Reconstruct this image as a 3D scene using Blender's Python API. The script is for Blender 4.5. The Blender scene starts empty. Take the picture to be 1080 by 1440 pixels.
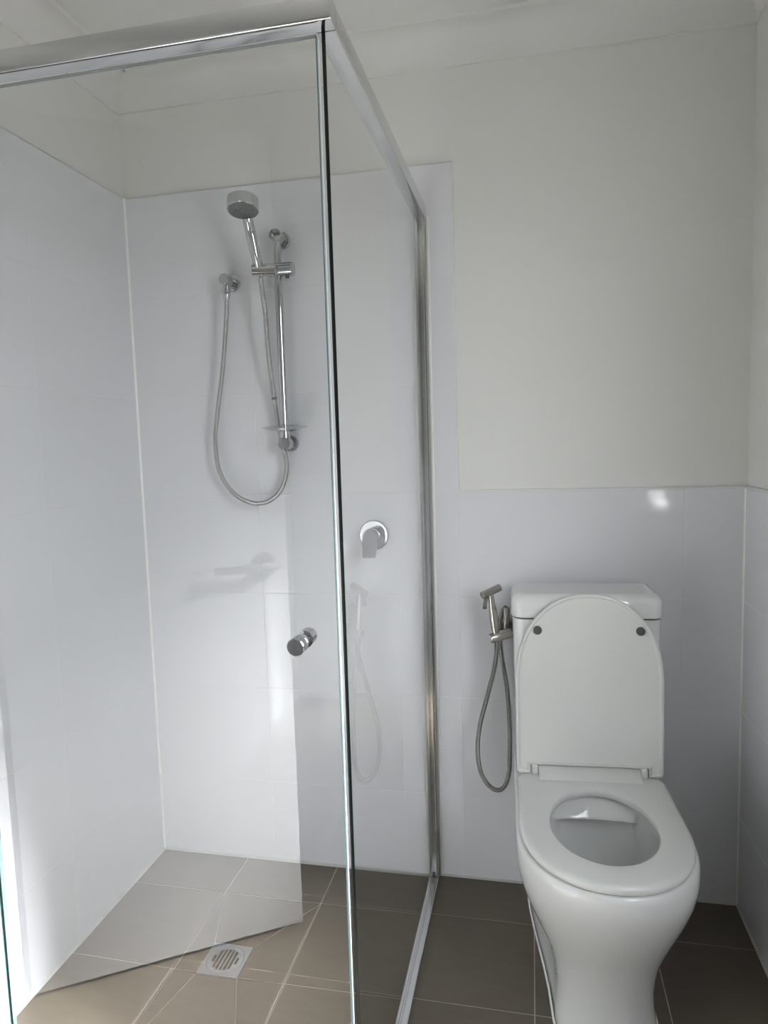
import bpy, bmesh, math, random
from mathutils import Vector, Matrix
random.seed(7)
S = bpy.context.scene
C = S.collection
PI = math.pi

# ------------------------------------------------------------------ camera
cam_d = bpy.data.cameras.new('camera')
cam = bpy.data.objects.new('camera', cam_d)
C.objects.link(cam)
cam_d.sensor_fit = 'HORIZONTAL'
cam_d.sensor_width = 36.0
cam_d.lens = 972.2 / 1080.0 * 36.0
cam_d.clip_start = 0.02
_r = Vector((0.977695, 0.207958, -0.029436))
_u = Vector((0.008593, 0.100431, 0.994907))
_f = Vector((-0.209855, 0.972968, -0.096404))
cam.matrix_world = Matrix(((_r.x, _u.x, -_f.x, 1.19445), (_r.y, _u.y, -_f.y, -1.95693), (_r.z, _u.z, -_f.z, 1.29555), (0, 0, 0, 1)))
S.camera = cam

# ------------------------------------------------------------------ view + world (hazy sky, brightest at the horizon)
S.view_settings.view_transform = 'Standard'
S.view_settings.look = 'None'
S.view_settings.gamma = 1.0
S.view_settings.use_curve_mapping = False
S.view_settings.exposure = 2.05
SKY = 4.1
w = bpy.data.worlds.new('hazy_sky')
S.world = w
w.use_nodes = True
nt = w.node_tree
nt.nodes.clear()
n_out = nt.nodes.new('ShaderNodeOutputWorld')
n_bg = nt.nodes.new('ShaderNodeBackground')
n_tc = nt.nodes.new('ShaderNodeTexCoord')
n_sp = nt.nodes.new('ShaderNodeSeparateXYZ')
n_rp = nt.nodes.new('ShaderNodeValToRGB')
nt.links.new(n_tc.outputs['Generated'], n_sp.inputs[0])
nt.links.new(n_sp.outputs['Z'], n_rp.inputs[0])
e = n_rp.color_ramp.elements
e[0].position = 0.0
e[0].color = (0.42, 0.41, 0.40, 1)
e[1].position = 1.0
e[1].color = (0.62, 0.66, 0.74, 1)
x = n_rp.color_ramp.elements.new(0.02)
x.color = (1.0, 1.0, 1.0, 1)
nt.links.new(n_rp.outputs[0], n_bg.inputs['Color'])
n_bg.inputs['Strength'].default_value = SKY
nt.links.new(n_bg.outputs[0], n_out.inputs[0])

# hazy sun from the right, through the window
sun_d = bpy.data.lights.new('sun', 'SUN')
sun_d.energy = 33.0
sun_d.angle = math.radians(21.0)
sun_d.color = (0.985, 0.975, 1.0)
sun = bpy.data.objects.new('sun', sun_d)
C.objects.link(sun)
sun.rotation_euler = Vector((-1.0, 0.072, -0.94)).to_track_quat('-Z', 'Y').to_euler()

# window opening in the right wall
W = 1.74
WY0, WY1, WZ0, WZ1 = -1.63, -1.08, 0.965, 2.05
pl = bpy.data.lights.new('window_portal', 'AREA')
pl.shape = 'RECTANGLE'
pl.size = WZ1 - WZ0
pl.size_y = WY1 - WY0
pl.cycles.is_portal = True
po = bpy.data.objects.new('window_portal', pl)
C.objects.link(po)
po.location = (W + 0.075, (WY0 + WY1) / 2, (WZ0 + WZ1) / 2)
po.rotation_euler = (0, PI / 2, 0)      # shines towards -x

S.cycles.max_bounces = 14
S.cycles.diffuse_bounces = 7
S.cycles.glossy_bounces = 6
S.cycles.transparent_max_bounces = 24
S.cycles.use_denoising = True
S.cycles.caustics_reflective = False
S.cycles.caustics_refractive = False

# ------------------------------------------------------------------ materials
def mat(name, col, rough=0.5, metal=0.0, spec=0.5, coat=0.0):
    m = bpy.data.materials.new(name)
    m.use_nodes = True
    b = m.node_tree.nodes['Principled BSDF']
    b.inputs['Base Color'].default_value = (*col, 1)
    b.inputs['Roughness'].default_value = rough
    b.inputs['Metallic'].default_value = metal
    b.inputs['Specular IOR Level'].default_value = spec
    b.inputs['Coat Weight'].default_value = coat
    return m


def noise_mat(name, c1, c2, rough, scale, stretch=(1, 1, 1), bump=0.0, spec=0.5, per_object=0.0, detail=5.0, rvar=0.0):
    m = mat(name, c1, rough, spec=spec)
    t = m.node_tree
    b = t.nodes['Principled BSDF']
    tc = t.nodes.new('ShaderNodeTexCoord')
    mp = t.nodes.new('ShaderNodeMapping')
    mp.inputs['Scale'].default_value = stretch
    nz = t.nodes.new('ShaderNodeTexNoise')
    nz.inputs['Scale'].default_value = scale
    nz.inputs['Detail'].default_value = detail
    mx = t.nodes.new('ShaderNodeMix')
    mx.data_type = 'RGBA'
    mx.inputs[6].default_value = (*c1, 1)
    mx.inputs[7].default_value = (*c2, 1)
    t.links.new(tc.outputs['Object'], mp.inputs[0])
    t.links.new(mp.outputs[0], nz.inputs['Vector'])
    t.links.new(nz.outputs[0], mx.inputs[0])
    last = mx.outputs[2]
    if per_object:
        oi = t.nodes.new('ShaderNodeObjectInfo')
        mr = t.nodes.new('ShaderNodeMapRange')
        mr.inputs[3].default_value = 1 - per_object
        mr.inputs[4].default_value = 1 + per_object
        hs = t.nodes.new('ShaderNodeHueSaturation')
        t.links.new(oi.outputs['Random'], mr.inputs[0])
        t.links.new(mr.outputs[0], hs.inputs['Value'])
        t.links.new(last, hs.inputs['Color'])
        last = hs.outputs[0]
    t.links.new(last, b.inputs['Base Color'])
    if rvar:
        mr2 = t.nodes.new('ShaderNodeMapRange')
        mr2.inputs[3].default_value = rough - rvar
        mr2.inputs[4].default_value = rough + rvar
        t.links.new(nz.outputs[0], mr2.inputs[0])
        t.links.new(mr2.outputs[0], b.inputs['Roughness'])
    if bump:
        bp = t.nodes.new('ShaderNodeBump')
        bp.inputs['Strength'].default_value = bump
        bp.inputs['Distance'].default_value = 0.002
        t.links.new(nz.outputs[0], bp.inputs['Height'])
        t.links.new(bp.outputs[0], b.inputs['Normal'])
    return m


def glass_mat(name, tint=(0.972, 0.978, 0.978), f0=0.07):
    """thin clear sheet: see-through plus mirror reflection that grows at grazing angles; the far face of the sheet adds nothing"""
    m = bpy.data.materials.new(name)
    m.use_nodes = True
    t = m.node_tree
    t.nodes.clear()
    o = t.nodes.new('ShaderNodeOutputMaterial')
    mix = t.nodes.new('ShaderNodeMixShader')
    tr = t.nodes.new('ShaderNodeBsdfTransparent')
    tr.inputs[0].default_value = (*tint, 1)
    gl = t.nodes.new('ShaderNodeBsdfGlossy')
    gl.inputs['Roughness'].default_value = 0.0
    gl.inputs['Color'].default_value = (1, 1, 1, 1)
    lw = t.nodes.new('ShaderNodeLayerWeight')
    lw.inputs['Blend'].default_value = 0.5
    pw = t.nodes.new('ShaderNodeMath'); pw.operation = 'POWER'; pw.inputs[1].default_value = 5.0
    mu = t.nodes.new('ShaderNodeMath'); mu.operation = 'MULTIPLY_ADD'; mu.inputs[1].default_value = 1 - f0; mu.inputs[2].default_value = f0
    ge = t.nodes.new('ShaderNodeNewGeometry')
    sb = t.nodes.new('ShaderNodeMath'); sb.operation = 'SUBTRACT'; sb.inputs[0].default_value = 1.0
    fm = t.nodes.new('ShaderNodeMath'); fm.operation = 'MULTIPLY'
    t.links.new(lw.outputs['Facing'], pw.inputs[0])
    t.links.new(pw.outputs[0], mu.inputs[0])
    t.links.new(ge.outputs['Backfacing'], sb.inputs[1])
    t.links.new(mu.outputs[0], fm.inputs[0])
    t.links.new(sb.outputs[0], fm.inputs[1])
    t.links.new(fm.outputs[0], mix.inputs[0])
    t.links.new(tr.outputs[0], mix.inputs[1])
    t.links.new(gl.outputs[0], mix.inputs[2])
    t.links.new(mix.outputs[0], o.inputs[0])
    return m


M = {}
M['paint'] = noise_mat('wall_paint', (0.735, 0.735, 0.71), (0.75, 0.75, 0.725), 0.55, 60, bump=0.02, spec=0.3)
M['ceiling'] = mat('ceiling_paint', (0.77, 0.77, 0.75), 0.8, spec=0.2)
M['cornice'] = mat('cornice_paint', (0.75, 0.75, 0.73), 0.6, spec=0.3)
M['wtile'] = noise_mat('gloss_white_wall_tile', (0.725, 0.73, 0.757), (0.74, 0.745, 0.772), 0.07, 6, bump=0.012, spec=0.5, per_object=0.006)
M['wgrout'] = noise_mat('white_grout', (0.70, 0.70, 0.705), (0.74, 0.74, 0.745), 0.8, 80)
M['sealant'] = mat('white_silicone', (0.85, 0.85, 0.82), 0.4)
M['gsealant'] = mat('grey_silicone', (0.50, 0.50, 0.48), 0.45)
M['ftile'] = noise_mat('taupe_floor_tile', (0.102, 0.085, 0.064), (0.142, 0.120, 0.091), 0.36, 9, stretch=(1.0, 5.0, 1.0), bump=0.03, spec=0.45, per_object=0.05, detail=9, rvar=0.06)
M['fgrout'] = noise_mat('beige_floor_grout', (0.40, 0.36, 0.30), (0.50, 0.455, 0.385), 0.85, 60)
M['slab'] = mat('concrete_slab', (0.3, 0.3, 0.28), 0.9)
M['chrome'] = mat('polished_chrome', (0.60, 0.61, 0.62), 0.05, 1.0)
M['alu'] = mat('bright_polished_aluminium', (0.74, 0.745, 0.75), 0.13, 1.0)
M['steel'] = mat('brushed_stainless', (0.44, 0.42, 0.39), 0.22, 1.0)
M['dsteel'] = mat('satin_drain_steel', (0.47, 0.50, 0.54), 0.33, 1.0)
M['hose'] = mat('chrome_spiral_hose', (0.47, 0.47, 0.47), 0.16, 1.0)
M['bhose'] = mat('stainless_spiral_hose', (0.27, 0.265, 0.25), 0.2, 1.0)
M['glass'] = glass_mat('clear_shower_glass')
M['wglass'] = glass_mat('window_glass', (0.97, 0.98, 0.98), 0.06)
M['dish'] = glass_mat('clear_soap_dish', (0.70, 0.73, 0.74), 0.22)
M['edge'] = mat('dark_green_glass_edge', (0.004, 0.009, 0.007), 0.12)
M['tealedge'] = mat('teal_glass_edge', (0.09, 0.15, 0.15), 0.15)
M['topedge'] = mat('polished_glass_edge', (0.30, 0.32, 0.32), 0.2)
M['seal'] = mat('pale_plastic_seal', (0.50, 0.51, 0.52), 0.3)
M['rubber_gap_shade'] = mat('grey_rubber_and_gap_shade', (0.09, 0.092, 0.092), 0.6)
M['black'] = mat('black_void', (0.006, 0.006, 0.006), 0.8)
M['nozzle'] = noise_mat('dark_nozzle_plate', (0.10, 0.105, 0.11), (0.26, 0.265, 0.27), 0.4, 260, detail=1)
M['ceramic'] = mat('white_vitreous_china', (0.74, 0.75, 0.74), 0.06, spec=0.5, coat=0.3)
M['seatp'] = mat('white_seat_plastic', (0.71, 0.72, 0.70), 0.2, spec=0.5)
M['water'] = mat('still_water', (0.35, 0.37, 0.37), 0.02)
M['doorp'] = mat('white_door_paint', (0.52, 0.52, 0.51), 0.35, spec=0.4)
M['satin'] = mat('satin_handle_metal', (0.45, 0.45, 0.44), 0.3, 1.0)
M['wframe'] = mat('white_window_frame', (0.78, 0.78, 0.77), 0.35)
M['hall'] = mat('hallway_paint', (0.45, 0.44, 0.42), 0.8)

# ------------------------------------------------------------------ helpers
def link(name, bm, m, parent=None, smooth=None, loc=None):
    me = bpy.data.meshes.new(name)
    bmesh.ops.recalc_face_normals(bm, faces=bm.faces[:])
    bm.to_mesh(me)
    bm.free()
    if m is not None:
        me.materials.append(M[m])
    if smooth is not None:
        for f in me.polygons:
            f.use_smooth = True
        me.set_sharp_from_angle(angle=math.radians(smooth))
    o = bpy.data.objects.new(name, me)
    C.objects.link(o)
    if loc:
        o.location = loc
    if parent is not None:
        o.parent = parent
    return o


def tag(o, label=None, cat=None, group=None, kind=None):
    if label: o['label'] = label
    if cat: o['category'] = cat
    if group: o['group'] = group
    if kind: o['kind'] = kind
    return o


def empty(name, loc=(0, 0, 0), rz=0.0, label=None, cat=None, kind=None):
    o = bpy.data.objects.new(name, None)
    o.empty_display_size = 0.05
    C.objects.link(o)
    o.location = loc
    o.rotation_euler = (0, 0, rz)
    return tag(o, label, cat, kind=kind)


def box(bm, x0, x1, y0, y1, z0, z1, bev=0.0, seg=2):
    vs = [bm.verts.new(p) for p in ((x0, y0, z0), (x1, y0, z0), (x1, y1, z0), (x0, y1, z0), (x0, y0, z1), (x1, y0, z1), (x1, y1, z1), (x0, y1, z1))]
    fs = [bm.faces.new([vs[i] for i in q]) for q in ((3, 2, 1, 0), (4, 5, 6, 7), (0, 1, 5, 4), (1, 2, 6, 5), (2, 3, 7, 6), (3, 0, 4, 7))]
    if bev:
        es = list({e for f in fs for e in f.edges})
        bmesh.ops.bevel(bm, geom=es, offset=bev, segments=seg, profile=0.5, affect='EDGES')
    return bm


def bx(*a, **k):
    return box(bmesh.new(), *a, **k)


def frame_of(d):
    d = Vector(d).normalized()
    a = Vector((0, 0, 1)) if abs(d.z) < 0.9 else Vector((1, 0, 0))
    s = d.cross(a).normalized()
    return s, d.cross(s).normalized(), d


def lathe(bm, base, axis, prof, n=32):
    """profile [(distance along axis, radius)...] turned about the axis"""
    base = Vector(base)
    s, t, d = frame_of(axis)
    rings = []
    for h, r in prof:
        if r < 1e-6:
            rings.append([bm.verts.new(base + d * h)])
        else:
            rings.append([bm.verts.new(base + d * h + (s * math.cos(2 * PI * k / n) + t * math.sin(2 * PI * k / n)) * r) for k in range(n)])
    for a, b in zip(rings, rings[1:]):
        for k in range(n):
            k2 = (k + 1) % n
            if len(a) == 1 and len(b) == 1:
                continue
            if len(a) == 1:
                bm.faces.new((a[0], b[k2], b[k]))
            elif len(b) == 1:
                bm.faces.new((a[k], a[k2], b[0]))
            else:
                bm.faces.new((a[k], a[k2], b[k2], b[k]))
    return bm


def rod(bm, p0, p1, r0, r1=None, bev=0.0015, n=28):
    p0, p1 = Vector(p0), Vector(p1)
    L = (p1 - p0).length
    r1 = r0 if r1 is None else r1
    return lathe(bm, p0, p1 - p0, [(0, 0), (0, r0 - bev), (bev, r0), (L - bev, r1), (L, r1 - bev), (L, 0)], n)


def spline(pts, step=0.0011):
    P = [Vector(p) for p in pts]
    P = [P[0] * 2 - P[1]] + P + [P[-1] * 2 - P[-2]]
    out = []
    for i in range(1, len(P) - 2):
        a, b, c, d = P[i - 1:i + 3]
        n = max(2, int((c - b).length / step))
        for k in range(n):
            t = k / n
            out.append(0.5 * ((2 * b) + (c - a) * t + (2 * a - 5 * b + 4 * c - d) * t * t + (3 * b - a - 3 * c + d) * t ** 3))
    out.append(P[-2])
    return out


def ribbed_tube(bm, pts, r, rib, period=0.0042, n=10, step=0.00085):
    path = spline(pts, step)
    s = None
    prev = None
    acc = 0.0
    for i, p in enumerate(path):
        d = (path[min(i + 1, len(path) - 1)] - path[max(i - 1, 0)]).normalized()
        if s is None:
            s = frame_of(d)[0]
        s = (s - d * s.dot(d)).normalized()
        t = d.cross(s)
        if i:
            acc += (p - path[i - 1]).length
        rr = r - rib * (0.5 - 0.5 * math.cos(2 * PI * acc / period))
        ring = [bm.verts.new(p + (s * math.cos(2 * PI * k / n) + t * math.sin(2 * PI * k / n)) * rr) for k in range(n)]
        if prev:
            for k in range(n):
                bm.faces.new((prev[k], prev[(k + 1) % n], ring[(k + 1) % n], ring[k]))
        else:
            bm.faces.new(ring[::-1])
        prev = ring
    bm.faces.new(prev)
    return bm


def loft(bm, loops, cap0=True, cap1=True):
    rs = [[bm.verts.new(p) for p in L] for L in loops]
    n = len(rs[0])
    for a, b in zip(rs, rs[1:]):
        for k in range(n):
            bm.faces.new((a[k], a[(k + 1) % n], b[(k + 1) % n], b[k]))
    if cap0: bm.faces.new(rs[0][::-1])
    if cap1: bm.faces.new(rs[-1])
    return rs


def inset_poly(P, d):
    """shrink a convex counter-clockwise polygon by d"""
    n = len(P)
    out = []
    for i in range(n):
        a, b, c = Vector(P[i - 1]), Vector(P[i]), Vector(P[(i + 1) % n])
        e1, e2 = (b - a).normalized(), (c - b).normalized()
        n1, n2 = Vector((-e1.y, e1.x)), Vector((-e2.y, e2.x))
        k = 1 + n1.dot(n2)
        out.append(b + (n1 + n2) * (d / max(k, 0.15)))
    return [(v.x, v.y) for v in out]


# ------------------------------------------------------------------ floor
RY = -3.2            # rear wall
DX0, DX1, DY0, DY1 = 0.356, 0.467, -0.480, -0.370      # drain


def fz(x, y):
    """floor level: the shower recess falls towards the drain"""
    if x < 0.893 and y > -0.913:
        dx = max(DX0 - x, 0, x - DX1)
        dy = max(DY0 - y, 0, y - DY1)
        return -0.0125 + 0.006 * min(1.0, math.hypot(dx, dy) / 0.3)
    return 0.0


floor = link('floor', bx(-1.2, W + 0.1, RY - 0.1, 0.1, -0.12, -0.032), 'slab')
tag(floor, 'taupe tiled bathroom floor with pale grout', 'floor', kind='structure')
GX = [0.0, 0.295, 0.592, 0.891, 1.190, 1.489, W]
GY = [0.0, -0.176, -0.476, -0.776, -1.076, -1.376, -1.676, -1.976, -2.276, -2.576, -2.876, RY]
polys = []
for i in range(len(GX) - 1):
    for j in range(len(GY) - 1):
        x0, x1, y1, y0 = GX[i], GX[i + 1], GY[j], GY[j + 1]
        if i == 1 and j == 1:
            polys += [[(x0, y1), (x0, y0), (DX0, y0), (DX0, DY1)],
                      [(x0, y1), (DX0, DY1), (DX1, DY1), (x1, y1)],
                      [(x1, y1), (DX1, DY1), (DX1, y0), (x1, y0)]]
        elif i == 1 and j == 2:
            polys += [[(x0, y1), (x0, y0), (DX0, y1 - 0.004)],
                      [(DX0, y1 - 0.004), (x0, y0), (x1, y0), (DX1, y1 - 0.004)],
                      [(DX1, y1 - 0.004), (x1, y0), (x1, y1)]]
        elif i <= 2 and j == 3:      # cut along the shower threshold
            polys += [[(x0, y1), (x0, -0.912), (x1, -0.912), (x1, y1)], [(x0, -0.912), (x0, y0), (x1, y0), (x1, -0.912)]]
        else:
            polys.append([(x0, y1), (x0, y0), (x1, y0), (x1, y1)])
gbm = bmesh.new()
for P in polys:
    cx = sum(p[0] for p in P) / len(P)
    cy = sum(p[1] for p in P) / len(P)

    def lev(px, py):
        # level taken just inside the piece, so pieces on either side of the threshold keep their own level
        return fz(px + (cx - px) * 0.02, py + (cy - py) * 0.02)
    gv = [gbm.verts.new((px, py, lev(px, py) - 0.0009)) for px, py in P]
    gbm.faces.new(gv)
    Q = inset_poly(P, 0.0014)
    bm = bmesh.new()
    top = [bm.verts.new((px - cx, py - cy, lev(px, py))) for px, py in Q]
    bot = [bm.verts.new((v.co.x, v.co.y, v.co.z - 0.009)) for v in top]
    n = len(Q)
    bm.faces.new(top)
    bm.faces.new(bot[::-1])
    for k in range(n):
        bm.faces.new((bot[k], bot[(k + 1) % n], top[(k + 1) % n], top[k]))
    link('floor_tile', bm, 'ftile', floor, loc=(cx, cy, 0))
link('grout', gbm, 'fgrout', floor)
link('hallway_boards', bx(-1.2, -0.005, RY, -0.5, -0.032, 0.0), 'slab', floor)

# ------------------------------------------------------------------ walls with their tiles
ZD, ZT = 1.156, 2.056
ROWS = [-0.011, 0.256, 0.556, 0.856, 1.156, 1.456, 1.756, 2.056]
J = 0.0009        # half a joint
PAINT = 0.005     # tiles stand this far proud of the plaster


def tiles(wall, to_world, us, rows, hole=None):
    """tile rectangles u0..u1 x z0..z1; to_world(u, depth, z) places them; hole=(u0,u1,z0,z1) is left open"""
    gb = bmesh.new()

    def slab(bm, u0, u1, z0, z1, d0, d1, bev):
        vs = [bm.verts.new(to_world(u, d, z)) for d in (d0, d1) for (u, z) in ((u0, z0), (u1, z0), (u1, z1), (u0, z1))]
        fs = [bm.faces.new([vs[i] for i in q]) for q in ((0, 1, 2, 3), (4, 5, 6, 7), (0, 1, 5, 4), (1, 2, 6, 5), (2, 3, 7, 6), (3, 0, 4, 7))]
        if bev:
            es = list(fs[0].edges)
            bmesh.ops.bevel(bm, geom=es, offset=bev, segments=1, affect='EDGES')
    for u0, u1 in us:
        for z0, z1 in rows:
            rects = [(u0, u1, z0, z1)]
            if hole:
                h0, h1, k0, k1 = hole
                if u0 < h1 and u1 > h0 and z0 < k1 and z1 > k0:
                    rects = []
                    if u0 < h0: rects.append((u0, h0, z0, z1))
                    if u1 > h1: rects.append((h1, u1, z0, z1))
                    if z0 < k0: rects.append((max(u0, h0), min(u1, h1), z0, k0))
                    if z1 > k1: rects.append((max(u0, h0), min(u1, h1), k1, z1))
            for r in rects:
                if r[1] - r[0] < 0.01 or r[3] - r[2] < 0.01:
                    continue
                bm = bmesh.new()
                slab(bm, r[0] + J, r[1] - J, r[2] + J, r[3] - J, 0.0, 0.007, 0.0006)
                link('wall_tile', bm, 'wtile', wall)
                slab(gb, r[0], r[1], r[2], r[3], 0.0005, 0.0075, 0)
    link('grout', gb, 'wgrout', wall)


CEIL = 2.389
# back wall
wall_back = link('wall_back', bx(-0.1, W + 0.1, PAINT, 0.1, -0.1, CEIL), 'paint')
tag(wall_back, 'white back wall, half tiled behind the toilet, fully tiled in the shower', 'wall', kind='structure')
U = [0.0, 0.3885, 0.9865, 1.5885, W]
tw = lambda u, d, z: (u, d, z)
rows_low = list(zip(ROWS[:4], ROWS[1:5]))
rows_high = list(zip(ROWS[4:7], ROWS[5:8]))
tiles(wall_back, tw, list(zip(U[:-1], U[1:])), rows_low)
tiles(wall_back, tw, list(zip(U[:2], U[1:3])), rows_high)
# left wall, doorway further back
DY_H, DY_L, DZ = -1.176, -1.876, 2.06        # doorway
bm = bx(-0.1, -PAINT, DY_H, 0.1, -0.1, CEIL)
box(bm, -0.1, -PAINT, RY - 0.1, DY_L, -0.1, CEIL)
box(bm, -0.1, -PAINT, DY_L, DY_H, DZ, CEIL)
wall_left = tag(link('wall_left', bm, 'paint'), 'white tiled side wall of the shower', 'wall', kind='structure')
tl = lambda u, d, z: (-d, u, z)
tiles(wall_left, tl, [(-0.44, 0.0), (-0.985, -0.44)], list(zip(ROWS[:7], ROWS[1:8])))
tiles(wall_left, tl, [(DY_H + 0.06, -0.985)], rows_low)
# right wall with the window
bm = bx(W + PAINT, W + 0.06, WY1, 0.1, -0.1, CEIL)
box(bm, W + PAINT, W + 0.06, RY - 0.1, WY0, -0.1, CEIL)
box(bm, W + PAINT, W + 0.06, WY0, WY1, -0.1, WZ0)
box(bm, W + PAINT, W + 0.06, WY0, WY1, WZ1, CEIL)
wall_right = tag(link('wall_right', bm, 'paint'), 'white half tiled side wall beside the toilet', 'wall', kind='structure')
tr_ = lambda u, d, z: (W + d, u, z)
tiles(wall_right, tr_, [(-0.36, 0.0), (-0.96, -0.36), (-1.56, -0.96), (-2.16, -1.56), (RY, -2.16)], rows_low, hole=(WY0, WY1, WZ0, WZ1))
# rear wall (behind the camera)
wall_rear = tag(link('wall_rear', bx(-0.1, W + 0.1, RY - 0.1, RY - PAINT, -0.1, CEIL), 'hall'), 'plain painted wall behind the viewer', 'wall', kind='structure')
tiles(wall_rear, lambda u, d, z: (u, RY - d, z), [(0, .54), (.54, 1.14), (1.14, W)], rows_low)
# hallway beyond the doorway
bm = bx(-1.2, -1.1, RY - 0.1, -0.4, -0.1, CEIL)
box(bm, -1.2, -0.1, -0.6, -0.5, -0.1, CEIL)
box(bm, -1.2, -0.1, RY - 0.1, RY, -0.1, CEIL)
tag(link('wall_hallway', bm, 'hall'), 'plain hallway wall beyond the doorway', 'wall', kind='structure')
ceiling = tag(link('ceiling', bx(-1.2, W + 0.06, RY - 0.1, 0.1, CEIL, CEIL + 0.1), 'ceiling'), 'plain white ceiling', 'ceiling', kind='structure')

# sealant beads in the corners and edges
def bead(name, p0, p1, a, b, m, parent, s=0.0045):
    """triangular fillet between two surfaces whose free directions are a and b"""
    p0, p1, a, b = Vector(p0), Vector(p1), Vector(a), Vector(b)
    bm = bmesh.new()
    L = []
    for p in (p0, p1):
        L.append([p - (a + b) * 0.0005, p + a * s, p + (a + b) * s * 0.42, p + b * s])
    loft(bm, L)
    return link(name, bm, m, parent, smooth=50)


bead('sealant', (0, 0, -0.008), (0, 0, ZT), (1, 0, 0), (0, -1, 0), 'sealant', wall_back, 0.005)
bead('sealant', (W, 0, 0), (W, 0, ZD), (-1, 0, 0), (0, -1, 0), 'sealant', wall_back, 0.004)
bead('sealant', (0.9, 0, 0), (W, 0, 0), (0, -1, 0), (0, 0, 1), 'gsealant', wall_back, 0.005)
bead('sealant', (0, 0, -0.0075), (0.89, 0, -0.0068), (0, -1, 0), (0, 0, 1), 'gsealant', wall_back, 0.007)
bead('sealant', (0, 0, -0.0075), (0, -0.905, -0.0066), (1, 0, 0), (0, 0, 1), 'gsealant', wall_left, 0.007)
bead('sealant', (W, 0, 0), (W, RY, 0), (-1, 0, 0), (0, 0, 1), 'gsealant', wall_right, 0.005)
link('tile_edge_filler', bx(0.9865, W, 0.0003, 0.006, ZD - 0.001, ZD + 0.006, bev=0.001), 'wgrout', wall_back, smooth=40)
link('tile_edge_filler', bx(0.9855, 0.9915, 0.0003, 0.006, ZD + 0.004, ZT + 0.002, bev=0.001), 'wgrout', wall_back, smooth=40)
link('tile_edge_filler', bx(0.0, 0.9905, 0.0005, 0.006, ZT - 0.001, ZT + 0.003), 'wgrout', wall_back)
link('tile_edge_filler', bx(-0.006, -0.0005, -0.985, 0.0, ZT - 0.001, ZT + 0.003), 'wgrout', wall_left)
link('tile_edge_filler', bx(W + 0.0003, W + 0.006, WY1, 0.0, ZD - 0.001, ZD + 0.006, bev=0.001), 'wgrout', wall_right, smooth=40)

# ------------------------------------------------------------------ cove cornice
ZC = 2.298
def cornice(name, place, L0, L1, label):
    prof = [(0.0, ZC), (0.006, ZC), (0.006, ZC + 0.006)]
    for k in range(11):
        a = PI / 2 * k / 10
        prof.append((0.006 + 0.064 * (1 - math.cos(a)), ZC + 0.008 + 0.072 * math.sin(a)))
    prof += [(0.078, ZC + 0.080), (0.078, CEIL), (0.0, CEIL)]
    bm = bmesh.new()
    loft(bm, [[place(d, t, z) for d, z in prof] for t in (L0, L1)])
    tag(link(name, bm, 'cornice', smooth=28), label, 'cornice', kind='structure')


cornice('trim_1', lambda d, t, z: (t, PAINT - d, z), 0.0, W, 'white cove cornice along the back wall')
cornice('trim_2', lambda d, t, z: (-PAINT + d, t, z), RY, 0.0, 'white cove cornice above the shower side wall')
cornice('trim_3', lambda d, t, z: (W + PAINT - d, t, z), RY, 0.0, 'white cove cornice above the right wall')

# ------------------------------------------------------------------ window in the right wall
win = empty('window_1', (W + 0.04, (WY0 + WY1) / 2, WZ0), label='white framed bathroom window in the right wall', cat='window', kind='structure')
wy, wz = (WY1 - WY0) / 2, WZ1 - WZ0
bm = bx(-0.02, 0.019, -wy, -wy + 0.025, 0, wz)
box(bm, -0.02, 0.019, wy - 0.025, wy, 0, wz)
box(bm, -0.02, 0.019, -wy, wy, 0, 0.025)
box(bm, -0.02, 0.019, -wy, wy, wz - 0.025, wz)
link('window_frame', bm, 'wframe', win)
link('window_pane', bx(0.006, 0.010, -wy + 0.02, wy - 0.02, 0.02, wz - 0.02), 'wglass', win)
link('window_sill', bx(-0.039, -0.021, -wy, wy, 0.0, 0.010), 'wframe', win)

# ------------------------------------------------------------------ room door, standing open
hinge = Vector((0.0, -1.180))
latch = Vector((0.575, -1.548))
dirv = (latch - hinge).normalized()
leaf = (latch - hinge).length
door = empty('door_1', (hinge.x, hinge.y, 0), math.atan2(dirv.y, dirv.x), label='plain white room door standing open', cat='door', kind='structure')
link('door_leaf', bx(0.02, leaf, -0.036, 0.0, 0.012, 2.04, bev=0.002), 'doorp', door, smooth=40)
for s, y in ((1, 0.0), (-1, -0.036)):
    b_ = bmesh.new()
    lathe(b_, (leaf - 0.062, y, 1.0), (0, s, 0), [(0, 0), (0, 0.035), (0.006, 0.035), (0.008, 0.033), (0.008, 0.011), (0.035, 0.011), (0.035, 0)], 28)
    hd = link('door_handle', b_, 'satin', door, smooth=40)
    ys = sorted((y + s * 0.030, y + s * 0.046))
    link('lever', bx(leaf - 0.19, leaf - 0.05, ys[0], ys[1], 0.989, 1.011, bev=0.004), 'satin', hd, smooth=40)
bm = bx(-0.11, 0.012, DY_H, DY_H + 0.055, 0, DZ)
box(bm, -0.11, 0.012, DY_L - 0.055, DY_L, 0, DZ)
box(bm, -0.11, 0.012, DY_L - 0.055, DY_H + 0.055, DZ, DZ + 0.055)
tag(link('trim_4', bm, 'doorp'), 'white door frame in the left wall', 'door frame', kind='structure')

# ------------------------------------------------------------------ shower screen
PX, FY = 0.900, -0.912
ZR0, ZR1 = 1.913, 1.948
scr = empty('shower_screen', (PX, FY, 0), label='frameless glass corner shower screen with bright metal top rail', cat='shower screen')


def sp(name, bm, m, parent=scr, smooth=40):
    """part modelled in room coordinates, moved under the screen's own origin"""
    o = scr.location
    bmesh.ops.translate(bm, verts=bm.verts[:], vec=(-o.x, -o.y, -o.z))
    return link(name, bm, m, parent, smooth)


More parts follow.
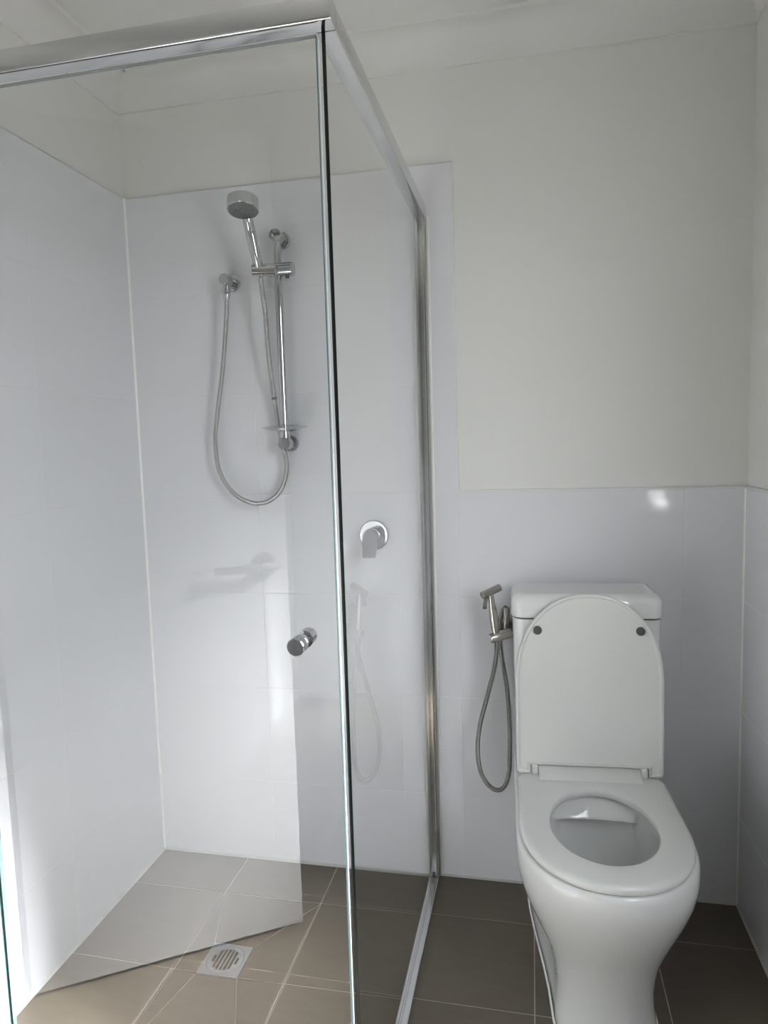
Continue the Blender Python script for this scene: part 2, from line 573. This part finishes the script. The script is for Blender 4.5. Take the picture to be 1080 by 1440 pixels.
sg = sp('side_panel', bx(0.8930, 0.8985, -0.8995, -0.012, 0.006, 1.922), 'glass', smooth=None)
sp('panel_edge', bx(0.8930, 0.8985, -0.9015, -0.8996, 0.006, 1.915), 'edge', sg)
dg = sp('door_panel', bx(0.2165, 0.8875, -0.916, -0.908, 0.012, 1.900), 'glass', smooth=None)
sp('panel_edge', bx(0.8876, 0.8883, -0.916, -0.908, 0.012, 1.900), 'tealedge', dg)
sp('panel_edge', bx(0.2157, 0.2164, -0.916, -0.908, 0.012, 1.900), 'tealedge', dg)
sp('panel_edge', bx(0.2165, 0.8875, -0.916, -0.908, 1.9001, 1.9008), 'topedge', dg)
sp('door_seal', bx(0.8885, 0.8915, -0.9135, -0.9100, 0.014, 1.898, bev=0.0006), 'seal', dg)
fg = sp('fixed_panel', bx(0.012, 0.2080, -0.916, -0.908, 0.0, 1.922), 'glass', smooth=None)
sp('panel_edge', bx(0.2081, 0.2090, -0.916, -0.908, 0.0, 1.915), 'tealedge', fg)
# door hinges between fixed panel and door
for z in (0.10, 1.72):
    hg = sp('hinge', bx(0.165, 0.262, -0.926, -0.917, z, z + 0.085, bev=0.002), 'chrome')
# knob
kx, kz = 0.8272, 0.982
b_ = bmesh.new()
lathe(b_, (kx, -0.9165, kz), (0, -1, 0), [(0, 0), (0, 0.0105), (0.005, 0.0105), (0.006, 0.0145), (0.011, 0.0145), (0.012, 0.0135), (0.013, 0.0145), (0.030, 0.0145), (0.0315, 0.013), (0.0315, 0)], 36)
kn = sp('knob', b_, 'chrome', dg)
b_ = bmesh.new()
lathe(b_, (kx, -0.9075, kz), (0, 1, 0), [(0, 0), (0, 0.0105), (0.005, 0.0105), (0.006, 0.0145), (0.028, 0.0145), (0.0295, 0.013), (0.0295, 0)], 36)
sp('knob', b_, 'chrome', dg)
b_ = bmesh.new()
lathe(b_, (kx, -0.9162, kz), (0, -1, 0), [(0, 0.0105), (0, 0.0128), (0.0028, 0.0128), (0.0028, 0.0105)], 30)
sp('knob_washer', b_, 'rubber_gap_shade', dg)


# top rails: a grooved box section
def rail_sec(c, w, z0, z1):
    h = w / 2
    r = 0.003
    pts = []
    for cx, cz, a0 in ((c + h - r, z0 + r, -PI / 2), (c + h - r, z1 - r, 0), (c - h + r, z1 - r, PI / 2), (c - h + r, z0 + r, PI)):
        pts += [(cx + r * math.cos(a0 + PI / 2 * k / 4), cz + r * math.sin(a0 + PI / 2 * k / 4)) for k in range(5)]
    return pts


b_ = bmesh.new()
P = rail_sec(0.8985, 0.032, ZR0, ZR1)
loft(b_, [[(x, y, z) for x, z in P] for y in (-0.8955, -0.001)])
sp('top_rail', b_, 'alu', smooth=30)
b_ = bmesh.new()
P = rail_sec(FY, 0.032, ZR0, ZR1)
loft(b_, [[(x, y, z) for y, z in P] for x in (0.0015, 0.9145)])
sp('top_rail', b_, 'alu', smooth=30)
# wall channel beside the toilet wall: outer U and inner slide
b_ = bmesh.new()
P = [(0.884, 0.0), (0.884, -0.017), (0.8855, -0.0185), (0.8925, -0.0185), (0.8925, -0.006), (0.9045, -0.006), (0.9045, -0.0185), (0.9115, -0.0185), (0.913, -0.017), (0.913, 0.0)]
loft(b_, [[(x, y - 0.0004, z) for x, y in P] for z in (0.004, ZR0)])
sp('wall_channel', b_, 'alu', smooth=30)
b_ = bmesh.new()
P = [(0.8885, -0.006), (0.8885, -0.028), (0.890, -0.0295), (0.8942, -0.0295), (0.8942, -0.010), (0.9028, -0.010), (0.9028, -0.0295), (0.907, -0.0295), (0.9085, -0.028), (0.9085, -0.006)]
loft(b_, [[(x, y, z) for x, y in P] for z in (0.012, ZR0)])
sp('inner_channel', b_, 'alu', smooth=30)
sp('channel_sealant', bx(0.913, 0.9225, -0.004, -0.0002, 0.004, ZR0 + 0.004, bev=0.0015), 'sealant')
# left wall channel of the fixed panel
b_ = bmesh.new()
box(b_, 0.0006, 0.02, -0.927, -0.917, 0.004, ZR0, bev=0.001)
box(b_, 0.0006, 0.02, -0.907, -0.897, 0.004, ZR0, bev=0.001)
box(b_, 0.0006, 0.006, -0.917, -0.907, 0.004, ZR0)
sp('wall_channel', b_, 'chrome')
# floor rail under the side panel
b_ = bmesh.new()
P = [(0.8835, -0.006), (0.8835, 0.0065), (0.885, 0.008), (0.8905, 0.008), (0.8915, 0.0015), (0.9010, 0.0015), (0.902, 0.0095), (0.9105, 0.0095), (0.912, 0.008), (0.912, 0.0004)]
loft(b_, [[(x, y, z) for x, z in P] for y in (-0.918, -0.018)])
sp('floor_rail', b_, 'alu', smooth=30)
b_ = bmesh.new()
P = [(-0.926, 0.0004), (-0.926, 0.003), (-0.922, 0.0045), (-0.900, 0.0045), (-0.896, 0.003), (-0.896, -0.006)]
loft(b_, [[(x, y, z) for y, z in P] for x in (0.002, 0.8832)])
sp('threshold_strip', b_, 'alu', smooth=30)

# ------------------------------------------------------------------ floor drain
dr = empty('floor_drain', ((DX0 + DX1) / 2, (DY0 + DY1) / 2, -0.0125), label='square stainless floor drain with round slotted grate', cat='drain')
hs = 0.0545
GR = 0.0485
n = 64
bm = bmesh.new()
outer, inner, inner2 = [], [], []
for k in range(n):
    a = 2 * PI * k / n
    c, s = math.cos(a), math.sin(a)
    q = hs / max(abs(c), abs(s))
    outer.append((c * q, s * q, 0.0012))
    inner.append((c * GR, s * GR, 0.0012))
    inner2.append((c * GR, s * GR, -0.004))
loft(bm, [[(x, y, -0.006) for x, y, z in outer], outer, inner, inner2], cap0=False, cap1=False)
link('plate', bm, 'dsteel', dr, smooth=30)
bm = bmesh.new()
R0 = 0.0365
loft(bm, [[(math.cos(2 * PI * k / n) * r, math.sin(2 * PI * k / n) * r, z) for k in range(n)] for r, z in ((GR - 0.0008, -0.004), (GR - 0.0008, 0.0012), (GR - 0.002, 0.0022), (R0, 0.0022), (R0, 0.0004))], False, False)
link('grate_ring', bm, 'dsteel', dr, smooth=30)
pitch = 0.0103
for k in range(-4, 4):
    xa, xb = k * pitch + 0.0034, (k + 1) * pitch - 0.0034
    xm = max(abs(xa), abs(xb))
    if min(abs(xa), abs(xb)) > R0:
        continue
    xa, xb = max(xa, -R0), min(xb, R0)
    yl = math.sqrt(max(0.0385 ** 2 - min(abs(xa), abs(xb)) ** 2, 0.00003))
    link('grate_bar', bx(xa, xb, -yl, yl, 0.0006, 0.0020, bev=0.0003, seg=1), 'dsteel', dr)
# solid ends that shorten the outermost slots, and the dark sump below
for sx in (-1, 1):
    for sy in (-1, 1):
        x0, x1 = sorted((sx * 3 * pitch - 0.0036, sx * 3 * pitch + 0.0036))
        y0, y1 = sorted((sy * 0.0115, sy * 0.026))
        link('grate_web', bx(x0, x1, y0, y1, 0.0006, 0.0019), 'dsteel', dr)
bm = bmesh.new()
lathe(bm, (0, 0, -0.019), (0, 0, 1), [(0, 0), (0, GR - 0.001), (0.0145, GR - 0.001)], 40)
link('sump', bm, 'black', dr)

# ------------------------------------------------------------------ shower rail set
RX, RYY = 0.498, -0.052
rail = empty('shower_rail', (RX, 0, 1.31), label='chrome vertical shower rail with slider and clear soap dish', cat='shower rail')


def part_at(root, name, bm, m, parent=None, smooth=40):
    o = root.location
    bmesh.ops.translate(bm, verts=bm.verts[:], vec=(-o.x, -o.y, -o.z))
    return link(name, bm, m, parent or root, smooth)


b_ = rod(bmesh.new(), (RX, RYY, 1.312), (RX, RYY, 1.884), 0.0118, bev=0.001)
part_at(rail, 'rail_tube', b_, 'chrome')
for z, nm in ((1.888, 'wall_mount'), (1.308, 'wall_mount')):
    b_ = bmesh.new()
    lathe(b_, (RX, 0, z), (0, -1, 0), [(0, 0), (0, 0.0235), (0.009, 0.0235), (0.011, 0.0215), (0.011, 0.0125), (0.030, 0.0125), (0.033, 0.0175), (0.0665, 0.0175), (0.068, 0.016), (0.068, 0)], 36)
    part_at(rail, nm, b_, 'chrome')
b_ = rod(bmesh.new(), (RX, RYY, 1.322), (RX, RYY, 1.346), 0.0145, bev=0.002)
part_at(rail, 'rail_collar', b_, 'chrome')
# slider
SZ = 1.795
b_ = rod(bmesh.new(), (0.474, -0.054, SZ), (0.5445, -0.054, SZ), 0.0195, bev=0.0016, n=36)
sl = part_at(rail, 'slider', b_, 'chrome')
b_ = bmesh.new()
rod(b_, (0.500, -0.075, SZ - 0.003), (0.4370, -0.096, SZ - 0.006), 0.0165, bev=0.0015)
part_at(rail, 'handset_holder', b_, 'chrome', sl)
b_ = rod(bmesh.new(), (0.5275, -0.058, SZ - 0.017), (0.5275, -0.058, SZ - 0.0245), 0.0058, bev=0.001)
part_at(rail, 'slider_screw', b_, 'rubber_gap_shade', sl)
b_ = bmesh.new()
lathe(b_, (0.4994, -0.058, 1.346), (0, 0, 1), [(-0.004, 0.0122), (-0.004, 0.022), (0.000, 0.042), (0.0065, 0.069), (0.0085, 0.0715), (0.0105, 0.069), (0.016, 0.030), (0.017, 0.0122)], 4 * 12)
for v in b_.verts:     # a rounded diamond plan
    d = Vector((v.co.x - 0.4994, v.co.y + 0.058))
    if d.length > 0.021:
        a = math.atan2(d.y, d.x)
        q = 1.0 / (abs(math.cos(a)) ** 1.35 + abs(math.sin(a)) ** 1.35) ** (1 / 1.35)
        v.co.x = 0.4994 + d.x * q
        v.co.y = -0.058 + d.y * q
part_at(rail, 'soap_dish', b_, 'dish')

# hand shower
HB, HT = Vector((0.4575, -0.088, 1.785)), Vector((0.4540, -0.150, 1.912))
hsd = empty('hand_shower', tuple(HB), label='round chrome hand shower clipped in the rail slider, with looping hose', cat='hand shower')
ax = (HT - HB).normalized()
L = (HT - HB).length
b_ = bmesh.new()
lathe(b_, HB - ax * 0.012, ax, [(0, 0), (0, 0.0085), (0.004, 0.0105), (0.02, 0.0115), (0.022, 0.0128), (0.05, 0.0138), (L - 0.02, 0.0148), (L - 0.018, 0.0135), (L - 0.015, 0.0148), (L + 0.012, 0.0140), (L + 0.014, 0)], 28)
part_at(hsd, 'handle', b_, 'chrome')
nrm = Vector((0.05, -0.24, -0.97)).normalized()
FC = Vector((0.4525, -0.176, 1.9225))         # centre of the spray face
b_ = bmesh.new()
lathe(b_, FC, -nrm, [(0.001, 0), (0.001, 0.0375), (0, 0.0388), (0.0, 0.0405), (0.0015, 0.042), (0.031, 0.042), (0.0335, 0.0395), (0.0345, 0)], 48)
hh = part_at(hsd, 'head', b_, 'chrome')
b_ = bmesh.new()
lathe(b_, FC + nrm * 0.0006, nrm, [(-0.001, 0.0378), (0, 0.0378), (0.0006, 0.036), (0.0006, 0)], 40)
part_at(hsd, 'spray_face', b_, 'nozzle', hh)
s_, t_, d_ = frame_of(nrm)
for ring, cnt in ((0.010, 6), (0.019, 12), (0.028, 18)):
    b_ = bmesh.new() if ring == 0.010 else b_
    for k in range(cnt):
        a = 2 * PI * k / cnt
        lathe(b_, FC + nrm * 0.001 + (s_ * math.cos(a) + t_ * math.sin(a)) * ring, nrm, [(0, 0.0016), (0.0014, 0.0012), (0.0014, 0)], 6)
tag(part_at(hsd, 'nozzles', b_, 'rubber_gap_shade', hh), kind='stuff')
hose_pts = [(0.3387, -0.05, 1.7327), (0.3329, -0.05, 1.6688), (0.3117, -0.045, 1.5285), (0.2866, -0.04, 1.4059), (0.275, -0.04, 1.3225), (0.2816, -0.04, 1.2379), (0.3168, -0.04, 1.1736), (0.3716, -0.04, 1.1389), (0.4276, -0.04, 1.1382), (0.4706, -0.036, 1.1711), (0.4905, -0.030, 1.2269), (0.487, -0.026, 1.2746), (0.4765, -0.024, 1.3100), (0.4700, -0.030, 1.3743), (0.4661, -0.040, 1.4396), (0.4625, -0.060, 1.5593), (0.4634, -0.075, 1.6758), (0.4600, -0.083, 1.7400), tuple(HB - ax * 0.010)]
b_ = ribbed_tube(bmesh.new(), hose_pts, 0.0074, 0.0015)
hs_o = part_at(hsd, 'hose', b_, 'hose', smooth=80)
b_ = rod(bmesh.new(), (0.4663, -0.0395, 1.4365), (0.4659, -0.0405, 1.4425), 0.0079, bev=0.0005)
part_at(hsd, 'hose_joint', b_, 'rubber_gap_shade', hs_o)
b_ = rod(bmesh.new(), (0.3375, -0.05, 1.722), (0.3389, -0.05, 1.742), 0.0082, 0.0098, bev=0.001)
part_at(hsd, 'hose_nut', b_, 'chrome', hs_o)

# wall outlet elbow
ow = empty('hose_outlet', (0.337, 0, 1.782), label='round chrome wall outlet the shower hose screws onto', cat='wall outlet')
b_ = bmesh.new()
lathe(b_, (0.337, 0, 1.782), (0, -1, 0), [(0, 0), (0, 0.0245), (0.008, 0.0245), (0.0095, 0.023), (0.0095, 0.0125), (0.030, 0.0125), (0.032, 0.0155), (0.062, 0.0155), (0.0635, 0.014), (0.0635, 0)], 36)
part_at(ow, 'flange', b_, 'chrome')
b_ = bmesh.new()
lathe(b_, (0.3385, -0.05, 1.775), (0, 0, -1), [(0, 0), (0, 0.011), (0.017, 0.011), (0.0175, 0.0125), (0.030, 0.0125), (0.0315, 0.0112), (0.0315, 0)], 6 * 4)
part_at(ow, 'outlet_nut', b_, 'chrome')

# ------------------------------------------------------------------ shower mixer tap
mx_ = empty('shower_mixer', (0.741, 0, 1.035), label='round chrome shower mixer with a flat downward lever', cat='mixer tap')
b_ = bmesh.new()
lathe(b_, (0.741, 0, 1.035), (0, -1, 0), [(0, 0), (0, 0.0435), (0.004, 0.0435), (0.0065, 0.041), (0.0065, 0)], 56)
part_at(mx_, 'cover_plate', b_, 'chrome')
b_ = bmesh.new()
lathe(b_, (0.741, -0.0062, 1.035), (0, -1, 0), [(0, 0), (0, 0.0225), (0.036, 0.0225), (0.038, 0.021), (0.038, 0)], 40)
part_at(mx_, 'body', b_, 'chrome')
b_ = bmesh.new()
prof = []
for k in range(17):
    a = PI * k / 16
    prof.append((0.0225 * math.cos(a), 0.0225 * math.sin(a)))
prof += [(-0.0215, -0.02), (-0.019, -0.052), (-0.017, -0.056), (0.017, -0.056), (0.019, -0.052), (0.0215, -0.02)]
fr = [bmesh.ops.create_vert(b_, co=(0.741 + px, -0.0445 - max(0.0, -pz) * 0.42, 1.035 + pz))['vert'][0] for px, pz in prof]
bk = [bmesh.ops.create_vert(b_, co=(0.741 + px, -0.0445 - max(0.0, -pz) * 0.42 - 0.012 + max(0.0, -pz) * 0.08, 1.035 + pz))['vert'][0] for px, pz in prof]
b_.faces.new(fr)
b_.faces.new(bk[::-1])
for k in range(len(prof)):
    k2 = (k + 1) % len(prof)
    b_.faces.new((fr[k], fr[k2], bk[k2], bk[k]))
bmesh.ops.bevel(b_, geom=[e_ for f_ in (b_.faces[0], b_.faces[1]) for e_ in f_.edges] if False else [], offset=0.001, affect='EDGES')
part_at(mx_, 'lever', b_, 'chrome', smooth=35)

# ------------------------------------------------------------------ toilet (local: back against wall at y=0, facing -y)
T = empty('toilet', (1.317, -0.016, 0), math.radians(3.3), label='white ceramic toilet with lid raised, beside the shower screen', cat='toilet')


def outline(hwb, hwf, yb, yf, arc, rc, z, ex=2.0):
    """D-shaped plan: straight back with rounded corners, straight sides, elliptical front"""
    R = []
    for k in range(5):
        R.append(((hwb - rc) * k / 4, yb))
    for k in range(1, 7):
        a = PI / 2 * k / 6
        R.append((hwb - rc + rc * math.sin(a), yb - rc + rc * math.cos(a)))
    ys = yf + arc
    for k in range(1, 6):
        t = k / 6
        R.append((hwb + (hwf - hwb) * t * t * (3 - 2 * t), (yb - rc) + (ys - yb + rc) * t))
    for k in range(0, 19):
        a = PI / 2 * k / 18
        R.append((hwf * abs(math.cos(a)) ** (2 / ex), ys - arc * abs(math.sin(a)) ** (2 / ex)))
    Lh = [(-x, y) for x, y in R[1:-1]][::-1]
    return [(x, y, z) for x, y in R + Lh]


secs = [  # z, half width back, half width front, front y, arc, exponent
    (0.000, 0.142, 0.108, -0.545, 0.105, 2.4),
    (0.006, 0.143, 0.110, -0.548, 0.105, 2.4),
    (0.030, 0.141, 0.108, -0.545, 0.108, 2.4),
    (0.070, 0.138, 0.104, -0.540, 0.110, 2.4),
    (0.110, 0.137, 0.105, -0.542, 0.115, 2.35),
    (0.150, 0.139, 0.113, -0.550, 0.130, 2.3),
    (0.190, 0.144, 0.126, -0.563, 0.150, 2.25),
    (0.230, 0.152, 0.144, -0.582, 0.170, 2.2),
    (0.270, 0.162, 0.162, -0.603, 0.190, 2.15),
    (0.310, 0.172, 0.177, -0.623, 0.205, 2.15),
    (0.350, 0.179, 0.187, -0.640, 0.215, 2.15),
    (0.385, 0.183, 0.190, -0.650, 0.220, 2.15),
    (0.412, 0.184, 0.189, -0.652, 0.220, 2.15),
    (0.424, 0.182, 0.186, -0.649, 0.218, 2.15),
    (0.428, 0.176, 0.180, -0.643, 0.214, 2.15),
]
bm = bmesh.new()
loops = [outline(hb, hf, 0.0, yf, arc, 0.02, z, ex) for z, hb, hf, yf, arc, ex in secs]


def oval(cy, rx, ryb, ryf, z):
    """same point count as outline: back point first, clockwise through +x"""
    N = len(loops[0])
    out = []
    for k in range(N):
        a = 2 * PI * k / N
        c, s = math.cos(a), math.sin(a)
        out.append((rx * s, cy + (ryb if c > 0 else ryf) * c, z))
    return out


loops.append(oval(-0.425, 0.135, 0.175, 0.175, 0.428))
loops.append(oval(-0.425, 0.130, 0.170, 0.170, 0.422))
led, und = [], []
for (x, y, z) in oval(-0.425, 0.129, 0.168, 0.168, 0.392):      # overhanging ledge across the back of the bowl
    lim = -0.306 - 0.012 * (x / 0.12) ** 2
    led.append((x, min(y, lim), z))
    und.append((x * 1.01, min(y, lim + 0.030), z - 0.007))
loops.append([(x, y + 0.002 if y > -0.36 else y, z + 0.006) for x, y, z in led])
loops.append(led)
loops.append(und)
loops.append(oval(-0.425, 0.130, 0.150, 0.168, 0.355))
loops.append(oval(-0.42, 0.122, 0.140, 0.155, 0.30))
loops.append(oval(-0.41, 0.105, 0.112, 0.135, 0.235))
loops.append(oval(-0.40, 0.078, 0.078, 0.095, 0.180))
loops.append(oval(-0.39, 0.045, 0.045, 0.050, 0.145))
loft(bm, loops)
link('pan', bm, 'ceramic', T, smooth=60)
bm = bmesh.new()
loft(bm, [outline(0.1445, 0.1115, -0.001, -0.5495, 0.106, 0.02, 0.0006, 2.4), outline(0.1485, 0.1155, -0.001, -0.5535, 0.108, 0.02, 0.0006, 2.4), outline(0.1445, 0.1115, -0.001, -0.5495, 0.106, 0.02, 0.0052, 2.4)], False, False)
link('base_sealant', bm, 'sealant', T, smooth=60)
bm = bmesh.new()
loft(bm, [oval(-0.395, 0.060, 0.060, 0.070, 0.162), oval(-0.39, 0.02, 0.02, 0.02, 0.1621)], False, True)
link('water', bm, 'water', T)

# seat: a D-shaped ring with a hinge tongue
bm = bmesh.new()
so = dict(ex=2.15)
ZS0, ZS1 = 0.4295, 0.449
A = [outline(0.172, 0.174, -0.195, -0.640, 0.216, 0.03, ZS0, 2.15),
     outline(0.178, 0.1795, -0.189, -0.6455, 0.218, 0.03, ZS0 + 0.002, 2.15),
     outline(0.180, 0.1815, -0.187, -0.6475, 0.219, 0.03, ZS0 + 0.008, 2.15),
     outline(0.1785, 0.180, -0.1885, -0.646, 0.218, 0.03, ZS1 - 0.006, 2.15),
     outline(0.174, 0.176, -0.193, -0.642, 0.216, 0.03, ZS1 - 0.002, 2.15),
     outline(0.167, 0.169, -0.200, -0.635, 0.212, 0.03, ZS1, 2.15),
     oval(-0.430, 0.121, 0.168, 0.151, ZS1),
     oval(-0.430, 0.1165, 0.1635, 0.1465, ZS1 - 0.0015),
     oval(-0.430, 0.114, 0.161, 0.144, ZS1 - 0.006),
     oval(-0.430, 0.1135, 0.1605, 0.1435, ZS0 + 0.004),
     oval(-0.430, 0.116, 0.163, 0.146, ZS0),
     outline(0.172, 0.174, -0.195, -0.640, 0.216, 0.03, ZS0, 2.15)]
loft(bm, A, False, False)
bmesh.ops.remove_doubles(bm, verts=bm.verts[:], dist=0.00005)
hr = [[(x, -0.236, ZS1 - 0.004), (x, -0.232, ZS1 + 0.0004), (x, -0.222, ZS1 + 0.003), (x, -0.208, ZS1 + 0.010), (x, -0.198, ZS1 + 0.018), (x, -0.192, ZS1 + 0.0205), (x, -0.180, ZS1 + 0.019), (x, -0.180, ZS1 - 0.012), (x, -0.236, ZS1 - 0.012)] for x in (-0.1245, 0.1245)]
loft(bm, hr)
link('seat', bm, 'seatp', T, smooth=45)
for sx in (-1, 1):
    b_ = bmesh.new()
    box(b_, sx * 0.1335 - 0.0085, sx * 0.1335 + 0.0085, -0.204, -0.176, ZS1 - 0.004, ZS1 + 0.024, bev=0.005, seg=3)
    link('hinge', b_, 'seatp', T, smooth=50)

# raised lid
b_ = bmesh.new()
LW, LB, LT = 0.1795, 0.450, 0.914
pts = [(-0.145, LB), (-0.145, LB + 0.023), (0.145, LB + 0.023), (0.145, LB), (LW - 0.012, LB)]
pts += [(LW - 0.012 + 0.012 * math.sin(PI / 2 * k / 5), LB + 0.012 - 0.012 * math.cos(PI / 2 * k / 5)) for k in range(1, 6)]
arc = 0.225
for k in range(0, 41):
    a = PI * k / 40
    pts.append((LW * (abs(math.cos(a)) ** (2 / 2.15)) * (1 if math.cos(a) >= 0 else -1), LT - arc + arc * abs(math.sin(a)) ** (2 / 2.15)))
pts += [(-(LW - 0.012) - 0.012 * math.cos(PI / 2 * k / 5), LB + 0.012 - 0.012 * math.sin(PI / 2 * k / 5)) for k in range(0, 6)]
vs = [b_.verts.new((x, -0.2035, z)) for x, z in pts]
f0 = b_.faces.new(vs)
ext = bmesh.ops.extrude_face_region(b_, geom=[f0])
bmesh.ops.translate(b_, verts=[g for g in ext['geom'] if isinstance(g, bmesh.types.BMVert)], vec=(0, 0.0165, 0))
bmesh.ops.recalc_face_normals(b_, faces=b_.faces[:])
front = min((f for f in b_.faces if len(f.verts) > 10), key=lambda f: f.calc_center_median().y)
bmesh.ops.inset_region(b_, faces=[front], thickness=0.006, depth=0.0)
bmesh.ops.inset_region(b_, faces=[front], thickness=0.004, depth=-0.006)
oe = [e for e in b_.edges if len(e.link_faces) == 2 and e.calc_face_angle(0) > 1.2 and abs(e.verts[0].co.y - e.verts[1].co.y) < 1e-5]
bmesh.ops.bevel(b_, geom=oe, offset=0.0035, segments=3, profile=0.5, affect='EDGES')
# lean slightly back onto the cistern
bmesh.ops.rotate(b_, verts=b_.verts[:], cent=(0, -0.195, LB), matrix=Matrix.Rotation(math.radians(-0.6), 3, 'X'))
lid = link('lid', b_, 'seatp', T, smooth=40)
for x, z in ((-0.124, 0.822), (0.124, 0.822)):
    b_ = bmesh.new()
    lathe(b_, (x, -0.1935, z), (0, -1, 0), [(0, 0), (0, 0.0105), (0.006, 0.0105), (0.0075, 0.009), (0.0075, 0)], 24)
    link('bumper', b_, 'rubber_gap_shade', lid, smooth=40)

# cistern
CW = 0.187


def rrect(hw, y0, y1, r, z, n=6):
    out = []
    for cx, cy, a0 in ((hw - r, y1 + r, -PI / 2), (hw - 0.006, y0 - 0.006, 0), (-hw + 0.006, y0 - 0.006, PI / 2), (-hw + r, y1 + r, PI)):
        rr = r if cy < (y0 + y1) / 2 else 0.006
        for k in range(n + 1):
            a = a0 + PI / 2 * k / n
            out.append((cx + rr * math.cos(a), cy + rr * math.sin(a), z))
    return out


bm = bmesh.new()
loft(bm, [rrect(0.173, -0.004, -0.166, 0.030, 0.424), rrect(0.174, -0.004, -0.166, 0.030, 0.5), rrect(0.180, -0.004, -0.167, 0.030, 0.70), rrect(0.184, -0.004, -0.168, 0.030, 0.842)])
cis = link('cistern', bm, 'ceramic', T, smooth=45)
bm = bmesh.new()
loft(bm, [rrect(0.1815, -0.007, -0.1655, 0.030, 0.841), rrect(0.1815, -0.007, -0.1655, 0.030, 0.848)])
link('lid_gap_shade', bm, 'rubber_gap_shade', cis, smooth=45)  # dark band painted in as the shade of the open gap under the lid
bm = bmesh.new()
lp = [(0.004, 0.8455), (0.001, 0.8465), (0.0, 0.850), (0.0, 0.884), (0.0015, 0.891), (0.0055, 0.897), (0.012, 0.9015), (0.020, 0.9035), (0.028, 0.9042), (0.029, 0.9042)]
loft(bm, [rrect(CW - d, -0.003 - min(d, 0.004), -0.171 + d, 0.030, z) for d, z in lp])
link('cistern_lid', bm, 'ceramic', cis, smooth=45)

# ------------------------------------------------------------------ hand bidet sprayer
hb = empty('bidet_holder', (1.115, 0, 0.768), label='stainless wall bracket and valve beside the cistern', cat='bracket')
b_ = rod(bmesh.new(), (1.0785, -0.100, 0.762), (1.1335, -0.075, 0.774), 0.0138, bev=0.0012)
part_at(hb, 'holder_bar', b_, 'steel')
b_ = bmesh.new()
lathe(b_, (1.1215, 0, 0.772), (0, -1, 0), [(0, 0), (0, 0.020), (0.005, 0.020), (0.007, 0.018), (0.007, 0.0095), (0.085, 0.0095), (0.085, 0)], 32)
part_at(hb, 'valve_stem', b_, 'steel')
b_ = rod(bmesh.new(), (1.1215, -0.045, 0.772), (1.1215, -0.045, 0.836), 0.0095, bev=0.001)
part_at(hb, 'valve_body', b_, 'steel')

bs = empty('bidet_sprayer', (1.0945, -0.09, 0.768), label='stainless handheld bidet sprayer with trigger and looping hose', cat='bidet sprayer')
p0, p1 = Vector((1.0945, -0.092, 0.772)), Vector((1.0815, -0.096, 0.888))
ax = (p1 - p0)
L = ax.length
b_ = bmesh.new()
lathe(b_, p0, ax, [(-0.006, 0), (-0.006, 0.009), (0.0, 0.0095), (0.013, 0.0098), (0.0135, 0.0112), (0.040, 0.0118), (0.070, 0.0108), (L - 0.02, 0.0082), (L, 0.0078), (L, 0)], 24)
part_at(bs, 'grip', b_, 'steel')
b_ = rod(bmesh.new(), (1.0595, -0.112, 0.8835), (1.1060, -0.078, 0.9005), 0.0103, bev=0.001)
part_at(bs, 'spray_head', b_, 'steel')
b_ = bmesh.new()
loft(b_, [[(1.0660, -0.104, 0.880), (1.0770, -0.104, 0.880), (1.0770, -0.097, 0.880), (1.0660, -0.097, 0.880)],
          [(1.0625, -0.108, 0.866), (1.0735, -0.108, 0.866), (1.0735, -0.104, 0.866), (1.0625, -0.104, 0.866)],
          [(1.0605, -0.107, 0.846), (1.0715, -0.107, 0.846), (1.0715, -0.104, 0.846), (1.0605, -0.104, 0.846)]])
part_at(bs, 'trigger', b_, 'steel', smooth=30)
bh = [(1.0950, -0.092, 0.766), (1.0952, -0.090, 0.745), (1.0944, -0.088, 0.7149), (1.0859, -0.085, 0.6644), (1.0674, -0.085, 0.5927), (1.0443, -0.085, 0.4994), (1.0392, -0.085, 0.4268), (1.0482, -0.085, 0.3693), (1.0711, -0.08, 0.3309), (1.0964, -0.075, 0.3199), (1.115, -0.065, 0.3342), (1.1245, -0.055, 0.3702), (1.1262, -0.050, 0.4201), (1.1265, -0.047, 0.5006), (1.1206, -0.043, 0.603), (1.1085, -0.040, 0.6843), (1.1020, -0.038, 0.7452), (1.1028, -0.038, 0.7857), (1.1100, -0.040, 0.8222), (1.1215, -0.045, 0.8385)]
b_ = ribbed_tube(bmesh.new(), bh, 0.0069, 0.0014)
part_at(bs, 'hose', b_, 'bhose', smooth=80)
